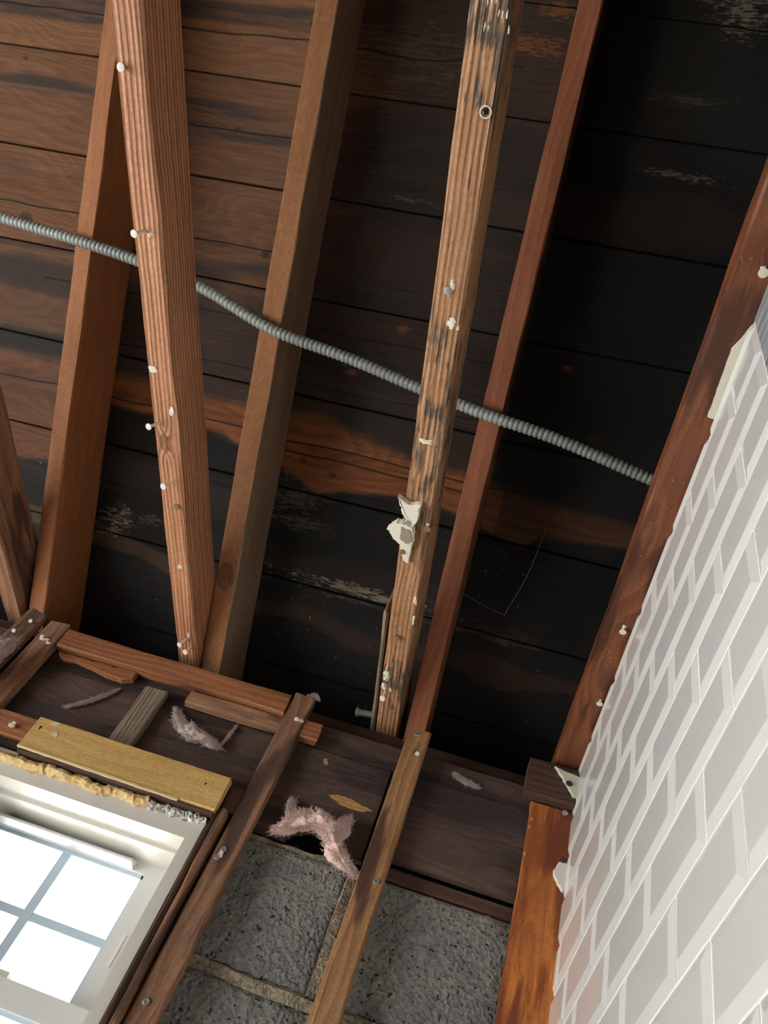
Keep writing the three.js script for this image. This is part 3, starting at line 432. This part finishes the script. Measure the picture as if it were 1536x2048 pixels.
// screws caked in plaster near the wall end of the blotched joist
N(jD, -0.178, 1.035, 0.028, 0.15, 0.35, M.plaster); N(jD, -0.176, 1.10, 0.034, 0.05, 0.45, M.plaster); Pl(jD, -0.176, 1.062, 0.008, 0.010, M.plaster, 39, 0.005); Pl(jD, -0.180, 1.085, 0.009, 0.007, M.plaster, 40, 0.005); Pl(jD, -0.167, 1.09, 0.004, 0.008, M.plaster, 41, 0.003);
{ // broken drywall hanging from the joist
  const down = (pts, u, th, m, s, label) => { const g = slab(jag(pts, 0.0016, 0.004, s), 0, th, m, { bevel: 0.0008 }); g.geometry.translate(0, -EYE, th); g.geometry.rotateX(-Math.PI / 2); g.geometry.translate(0, EYE + u, 0); return attach(jD, shade(g), 'drywall_fragment', label); };
  const Z = pts => pts.map(([x, z]) => [x, z]);
  down(Z([[-0.193, 0.662], [-0.178, 0.672], [-0.158, 0.668], [-0.160, 0.700], [-0.166, 0.713], [-0.176, 0.705], [-0.184, 0.688]]), JU - 0.010, 0.009, M.plaster, 71, 'broken scrap of plasterboard');
  down(Z([[-0.203, 0.724], [-0.190, 0.707], [-0.178, 0.708], [-0.164, 0.712], [-0.161, 0.742], [-0.176, 0.750], [-0.188, 0.742]]), JU - 0.013, 0.012, M.plaster, 72, 'broken scrap of plasterboard');
  down(Z([[-0.181, 0.712], [-0.165, 0.716], [-0.163, 0.738], [-0.172, 0.742], [-0.182, 0.734]]), JU - 0.0145, 0.002, M.paper, 73, 'torn grey paper face');
  down(Z([[-0.180, 0.745], [-0.163, 0.743], [-0.165, 0.785], [-0.172, 0.782], [-0.180, 0.760]]), JU - 0.007, 0.006, M.plaster, 74, 'broken scrap of plasterboard');
  attach(jD, screw(V(-0.173, JU - 0.012, 0.704), DOWN, M.steel), 'screw'); attach(jD, screw(V(-0.176, JU - 0.009, 0.764), DOWN, M.rust), 'screw');
}
// thin lath standing against the left side of the blotched joist near the wall
thing(timber(V(-0.1935, 0.968, 0.912), V(-0.1935, 0.964, 1.33), 0.075, 0.008, M.grey, UPV, { rag0: 0.01, wob: 0.001 }), 'scrap_lath', 'thin grey lath beside the left side of the blotched joist', 'lath');
{ const g = new THREE.LatheGeometry([[0, 0], [0.0085, 0], [0.009, 0.006], [0.0065, 0.008], [0.0065, 0.05], [0, 0.05]].map(p => new THREE.Vector2(...p)), 14); const o = new THREE.Mesh(g, flat(0x9aa091, 0.5, { metalness: 0.4 })); o.quaternion.setFromUnitVectors(UPV, new THREE.Vector3(1, 0.05, 0.1).normalize()); o.position.copy(V(-0.232, 0.945, 1.205)); thing(shade(o), 'pipe_stub', 'short grey green pipe end poking out left of the blotched joist', 'pipe'); }

// ------------------------------------------------------------------ top plate over the tiled wall, corner stud
const plate = thing(timber(V(0.1875, JU + 0.019, 1.21), V(0.2015, JU + 0.019, -1.6), 0.038, 0.089, M.plate, UPV, { wob: 0.0016, ease: 0.004, seg: 90, v0: 0.0, u0: 0.3 }), 'top_plate', 'glossy dark brown plate running along the top of the white tiled wall', 'plate');
N(plate, 0.173, 0.810, 0.012, 0, -0.1, M.plaster); N(plate, 0.179, 0.975, 0.010, 0, -0.1, M.plaster); N(plate, 0.178, 0.262, 0.012, 0, 0.1, M.plaster);
for (const [x, z, s] of [[0.1735, 0.806, 81], [0.179, 0.972, 82], [0.178, 0.258, 83]]) Pl(plate, x, z, 0.004, 0.004, M.plaster, s);
for (let i = 0; i < 40; i++) { const z = 0.22 + 0.95 * TABLE[i * 53 + 7], dense = i < 18 ? 0.86 + 0.08 * (TABLE[i * 19] - 0.5) : z; Pl(plate, 0.152 + 0.03 * TABLE[i * 71 + 3], dense, 0.0008 + 0.001 * TABLE[i * 11], 0.0008 + 0.0012 * TABLE[i * 13], flat(0xa98a72, 0.6), 100 + i, 0.0005); }
const stud = thing(board(0.1155, 0.2045, -1.5, 0.840, 1.166, 0.016, M.stud, { wob: 0.0012, seg: 80 }), 'corner_stud', 'bright orange brown stud in the corner beside the white tiles', 'stud');
attach(stud, slab(jag([[0.166, 0.725], [0.173, 0.742], [0.190, 0.742], [0.190, 0.700], [0.183, 0.695], [0.169, 0.713]], 0.0012, 0.005, 33), 1.160, 0.006, M.drywallCore, { bevel: 0.001 }), 'drywall_fragment', 'torn white scrap of plasterboard');
attach(stud, screw(V(0.178, 0.745, 1.1585), OUT, flat(0x4a4a48, 0.4, { metalness: 0.6 })), 'screw');
attach(stud, nail(V(0.172, 0.832, 1.166), new THREE.Vector3(0.05, 0, 1), 0.012, M.steel), 'nail', 'grey nail with a round head');
for (const [u, x, s] of [[0.806, 0.121, 1], [0.79, 0.119, 2], [0.74, 0.1185, 3]]) attach(stud, lump(V(x, u, 1.166), 0.0014, 0.004, 0.0012, M.painted, 140 + s), 'plaster_fragment');
const pblock = thing(board(0.100, 0.206, 0.8425, 0.9165, 1.148, 0.034, M.darkwood, { wob: 0.0018, ease: 0.003, v0: 0.2 }), 'plate_block', 'dark end of a beam sitting on top of the corner stud', 'block');
attach(pblock, slab(jag([[0.144, 0.905], [0.165, 0.901], [0.190, 0.897], [0.190, 0.858], [0.180, 0.856], [0.164, 0.879], [0.156, 0.891]], 0.0012, 0.005, 43), 1.142, 0.006, M.drywallGreen, { bevel: 0.001 }), 'drywall_fragment', 'torn pale green scrap of plasterboard');
attach(pblock, screw(V(0.1705, 0.877, 1.140), OUT, flat(0x4a4a48, 0.4, { metalness: 0.6 }), 1.2), 'screw'); attach(pblock, screw(V(0.140, 0.905, 1.1465), OUT, flat(0x4a4a48, 0.4, { metalness: 0.6 }), 0.9), 'screw');

// ------------------------------------------------------------------ tiled wall
const wr = structure(new THREE.Group(), 'wall_right', 'side wall of glossy white bevelled tiles laid in a brick pattern', 'wall');
{
  const TX = 0.185, GX = 0.1884;                       // tile face, grout face
  // partition body: plasterboard with a torn top edge (outline in zp, u)
  const edge = []; for (let z = 1.178; z > -0.06; z -= 0.007) edge.push([z, 0.9205 + (f2(z * 40, 3, 5, 3) - 0.5) * 0.007]);
  const out = [[1.178, -0.77], ...(() => { const r = []; for (let u = -0.76; u < 0.915; u += 0.008) r.push([1.176 + (f2(u * 36, 9, 6, 3) - 0.5) * 0.010, u]); return r; })(), ...edge, [-0.06, -0.77]];
  const sh = new THREE.Shape(out.map(p => new THREE.Vector2(...p))), g = new THREE.ExtrudeGeometry(sh, { depth: 0.012, bevelEnabled: false });
  g.rotateY(Math.PI / 2).translate(GX, EYE, 0); part(shade(new THREE.Mesh(g, M.grout)), 'backer_board', wr);   // shape x (zp) -> world -z
  part(boxes([[0.2045, 0.300, -1.5, 0.922, ZB, 1.165], [GX, 0.2045, -1.5, 0.92, ZB, -0.06], [GX, 0.2045, -1.5, -0.772, -0.06, 1.165]], M.unseenDark), 'partition_core', wr);  // dark body, also in place of the unseen lower tiles
  const W = 0.1472, H = 0.0697, B = 0.0105, D0 = 0.0004, cache = new Map();
  function tileGeo(w, h, bl, br, bb, bt) {             // local x along -zp, y up, z out of the wall; bevels only on uncut edges
    const key = [w, h, bl, br, bb, bt].map(v => Number(v).toFixed(4)).join(); if (cache.has(key)) return cache.get(key);
    const T = GX - TX, x0 = -w / 2, x1 = w / 2, y0 = -h / 2, y1 = h / 2, q = (x, y, z) => [x, y, z];
    const X0 = x0 + (bl ? B : 0.0006), X1 = x1 - (br ? B : 0.0006), Y0 = y0 + (bb ? B : 0.0006), Y1 = y1 - (bt ? B : 0.0006);
    const A = [q(x0, y0, -0.001), q(x1, y0, -0.001), q(x1, y1, -0.001), q(x0, y1, -0.001)], Bm = [q(x0, y0, D0), q(x1, y0, D0), q(x1, y1, D0), q(x0, y1, D0)], C = [q(X0, Y0, T), q(X1, Y0, T), q(X1, Y1, T), q(X0, Y1, T)];
    const pos = [], quad = (a, b, c, d) => pos.push(...a, ...b, ...c, ...a, ...c, ...d);
    for (let i = 0; i < 4; i++) { const j = (i + 1) % 4; quad(A[i], A[j], Bm[j], Bm[i]); quad(Bm[i], Bm[j], C[j], C[i]); } quad(C[0], C[1], C[2], C[3]);
    const gg = new THREE.BufferGeometry(); gg.setAttribute('position', new THREE.Float32BufferAttribute(pos, 3)); gg.computeVertexNormals(); cache.set(key, gg); return gg;
  }
  for (let k = -15; k <= 8; k++) {  // tiling stops low down, out of view, to cut bounce onto the timbers
    const u0 = 0.3262 + 0.0725 * k, u1 = Math.min(u0 + H, 0.9185), bt = u1 === u0 + H; if (u1 - u0 < 0.006) continue;
    const base = (k % 2 === 0) ? 0.616 : 0.541;
    for (let n = -5; n <= 5; n++) {
      let z0 = base + 0.15 * n + 0.0011, z1 = z0 + W; const c0 = -0.055, c1 = 1.1745 + (TABLE[(k + 30) * 41] - 0.5) * 0.006; const bl = z1 <= c1, br = z0 >= c0; z1 = Math.min(z1, c1); z0 = Math.max(z0, c0); if (z1 - z0 < 0.008) continue;
      if (k >= 6 && z0 < 0.30) { if (z1 < 0.33) continue; z0 = Math.max(z0, 0.3135); }
      const o = new THREE.Mesh(tileGeo(z1 - z0, u1 - u0, bl, br, true, bt), M.tile); o.rotation.y = -Math.PI / 2; o.position.copy(V(GX, (u0 + u1) / 2, (z0 + z1) / 2));
      const jt = (TABLE[(k + 40) * 37 + n * 11 + 90] - 0.5); o.rotation.order = 'YXZ'; o.rotation.x = jt * 0.006; o.rotation.y += (TABLE[(k + 40) * 53 + n * 17 + 200] - 0.5) * 0.006;
      part(shade(o), 'tile', wr);
    }
  }
  const ts = box(0.1858, 0.1883, 0.735, 0.912, -0.05, 0.311, M.thinset); part(ts, 'thinset_patch', wr, 'bare grey streaked adhesive where tiles are missing');
}
// strip of old ceiling board left under the plate
{
  const pts = jag([[0.1775, 0.441], [0.1905, 0.4425], [0.1905, 0.318], [0.1865, 0.322], [0.1815, 0.340], [0.1755, 0.3515]], 0.0006, 0.006, 91);
  const s = new THREE.Shape(pts.map(p => new THREE.Vector2(...p))), g = new THREE.ExtrudeGeometry(s, { depth: 0.005, bevelEnabled: false }); g.rotateX(-Math.PI / 2).translate(0, EYE + JU - 0.0055, 0);
  thing(shade(new THREE.Mesh(g, M.drywall)), 'drywall_strip', 'cream strip of torn plasterboard left between the dark plate and the tiles', 'plasterboard');
}

// ------------------------------------------------------------------ flexible conduit
{
  const pts = [[-1.75, 1.305, 0.44], [-1.40, 1.287, 0.47], [-1.10, 1.262, 0.497], [-0.930, 1.2555, 0.5105], [-0.814, 1.249, 0.522], [-0.673, 1.239, 0.545], [-0.522, 1.2175, 0.5885], [-0.370, 1.207, 0.608], [-0.236, 1.197, 0.631], [-0.117, 1.1875, 0.648], [-0.001, 1.181, 0.660], [0.087, 1.174, 0.674], [0.184, 1.166, 0.691], [0.40, 1.150, 0.72], [0.8, 1.14, 0.75]].map(p => V(...p));
  const c = new THREE.CatmullRomCurve3(pts), L = c.getLength(), pitch = 0.0088, rings = Math.round(L / pitch), per = 6, n = rings * per, R = 0.0106;
  const fr = c.computeFrenetFrames(n, false), pos = [], idx = [], S = 14;
  for (let i = 0; i <= n; i++) { const p = c.getPointAt(i / n), f = (i % per) / per, r = R * (0.76 + 0.24 * Math.pow(Math.sin(Math.PI * f), 0.55)); for (let k = 0; k < S; k++) { const a = k / S * Math.PI * 2, v = p.clone().addScaledVector(fr.normals[i], Math.cos(a) * r).addScaledVector(fr.binormals[i], Math.sin(a) * r); pos.push(v.x, v.y, v.z); } }
  for (let i = 0; i < n; i++) for (let k = 0; k < S; k++) { const a = i * S + k, b = i * S + (k + 1) % S; idx.push(a, b, a + S, b, b + S, a + S); }
  const g = new THREE.BufferGeometry(); g.setAttribute('position', new THREE.Float32BufferAttribute(pos, 3)); g.setIndex(idx); g.computeVertexNormals();
  thing(shade(new THREE.Mesh(g, M.conduit)), 'flexible_conduit', 'grey ribbed flexible metal conduit strung across the rafters', 'conduit');
}

// ------------------------------------------------------------------ insulation tufts
function tuft(path, r, m, label, seed, fibres, spread) {
  const c = new THREE.CatmullRomCurve3(path.map(p => V(...p))), n = 110, S = 14, g = new THREE.TubeGeometry(c, n, r, S), p = g.attributes.position, v = new THREE.Vector3();
  for (let i = 0; i < p.count; i++) {
    const t = Math.floor(i / (S + 1)) / n, cen = c.getPointAt(t); v.fromBufferAttribute(p, i).sub(cen); const d = v.clone().normalize();
    const k = (0.05 + 1.75 * f2(cen.x * 48 + d.x * 1.5 + seed, cen.y * 48 + d.y * 1.5 + d.z * 1.3, seed, 5)) * (0.2 + 0.8 * Math.pow(Math.sin(Math.PI * t), 0.6));
    v.multiplyScalar(k * 0.9).add(cen); p.setXYZ(i, v.x, v.y, v.z);
  }
  g.computeVertexNormals(); const o = thing(shade(new THREE.Mesh(g, m)), 'insulation_tuft', label, 'insulation');
  const rr = rngOf(seed * 991 + 3), pos = [], idx = [], add = (a, b, w) => { const d = b.clone().sub(a), q = new THREE.Vector3(d.y, -d.x, 0.3 * d.x).normalize().multiplyScalar(w), q2 = d.clone().normalize().cross(q), s0 = pos.length / 3; for (const e of [a, b]) { pos.push(e.x + q.x, e.y + q.y, e.z + q.z, e.x - q.x + q2.x, e.y - q.y + q2.y, e.z - q.z + q2.z, e.x - q2.x, e.y - q2.y, e.z - q2.z); } for (let k = 0; k < 3; k++) { const a0 = s0 + k, b0 = s0 + (k + 1) % 3; idx.push(a0, b0, a0 + 3, b0, b0 + 3, a0 + 3); } };
  for (let i = 0; i < fibres * 16; i++) {
    const t = rr(), cen = c.getPointAt(t), tan = c.getTangentAt(t), d = new THREE.Vector3(rr() - 0.5, rr() - 0.5, rr() * 0.7 - 0.1).normalize(), fade = 0.25 + 0.75 * Math.pow(Math.sin(Math.PI * t), 0.6);
    let a = cen.clone().addScaledVector(d, r * fade * (0.2 + 0.85 * rr())).addScaledVector(tan, (rr() - 0.5) * r), len = spread * (0.14 + 0.5 * rr() * rr() * rr()); let dir = tan.clone().multiplyScalar(rr() < 0.5 ? -1 : 1).addScaledVector(d, 0.1 + 1.1 * rr()).normalize();
    for (let k = 0; k < 3; k++) { const b = a.clone().addScaledVector(dir, len * 0.5); add(a, b, 0.00022 + 0.00018 * rr()); a = b; dir.add(new THREE.Vector3(rr() - 0.5, rr() - 0.5, (rr() - 0.5) * 0.6).multiplyScalar(1.1)).normalize(); }
  }
  const fg = new THREE.BufferGeometry(); fg.setAttribute('position', new THREE.Float32BufferAttribute(pos, 3)); fg.setIndex(idx); fg.computeVertexNormals();
  const f = part(shade(new THREE.Mesh(fg, m)), 'fibres', o, 'loose glass fibres'); f.userData.kind = 'stuff';
  return o;
}
tuft([[-0.270, 0.640, 1.160], [-0.256, 0.650, 1.158], [-0.240, 0.668, 1.158], [-0.212, 0.676, 1.157], [-0.186, 0.664, 1.156], [-0.170, 0.642, 1.157], [-0.150, 0.624, 1.158], [-0.132, 0.616, 1.160]], 0.019, M.pink, 'arch of pink fibreglass poking out above the grey blocks', 3, 420, 0.016);
tuft([[-0.180, 0.655, 1.162], [-0.172, 0.676, 1.160], [-0.167, 0.696, 1.162]], 0.016, M.pink, 'upright wisp of pink fibreglass at the right end of the pink arch', 5, 160, 0.014);
tuft([[-0.246, 0.660, 1.164], [-0.258, 0.680, 1.163], [-0.266, 0.700, 1.164]], 0.011, M.pinkGrey, 'thin wisp of pink fibreglass rising from the left end of the pink arch', 6, 140, 0.014);
tuft([[-0.530, 0.800, 1.166], [-0.512, 0.778, 1.163], [-0.480, 0.762, 1.160], [-0.450, 0.757, 1.159], [-0.424, 0.754, 1.162]], 0.014, M.pinkGrey, 'greyish pink wisp of fibreglass on the plywood right of the grey lath', 7, 260, 0.018);
tuft([[-0.720, 0.742, 1.168], [-0.700, 0.755, 1.166], [-0.672, 0.785, 1.167], [-0.655, 0.812, 1.169]], 0.0045, M.pinkGrey, 'thin twisted wisp of fibreglass on the plywood left of the grey lath', 8, 120, 0.012);
tuft([[-0.905, 0.68, 1.116], [-0.888, 0.735, 1.113], [-0.874, 0.768, 1.115], [-0.862, 0.805, 1.119]], 0.028, M.pinkGrey, 'pinkish fluff caught on the two dark strips at the left edge', 9, 260, 0.016);
tuft([[-0.320, 0.906, 1.158], [-0.305, 0.914, 1.156], [-0.296, 0.906, 1.154]], 0.0035, M.pinkGrey, 'dusty fuzz on the top end of the window strip', 10, 90, 0.012);
tuft([[-0.425, 0.757, 1.164], [-0.420, 0.780, 1.166], [-0.417, 0.812, 1.168]], 0.003, M.pinkGrey, 'thin dusty strand hanging above the greyish pink wisp', 12, 50, 0.008);
tuft([[-0.020, 0.850, 1.174], [0.0, 0.842, 1.172], [0.024, 0.840, 1.174]], 0.004, M.pinkGrey, 'faint dusty web on the dark plywood between strip and stud', 13, 90, 0.016);
// cobweb threads under the deck
{ const t = (a, b, s, label) => { const c = new THREE.CatmullRomCurve3([V(...a), V((a[0] + b[0]) / 2 + 0.006, (a[1] + b[1]) / 2 - s, (a[2] + b[2]) / 2), V(...b)]); thing(shade(new THREE.Mesh(new THREE.TubeGeometry(c, 24, 0.00045, 4), M.web)), 'cobweb_thread', label, 'cobweb'); };
  t([0.034, 1.232, 0.882], [-0.004, 1.150, 1.052], 0.006, 'long cobweb thread hanging across the black boards right of the reddish rafter');
  t([-0.004, 1.150, 1.052], [-0.09, 1.155, 1.03], 0.004, 'short cobweb thread running from the long thread to the reddish rafter'); }

renderer.render(scene, camera);
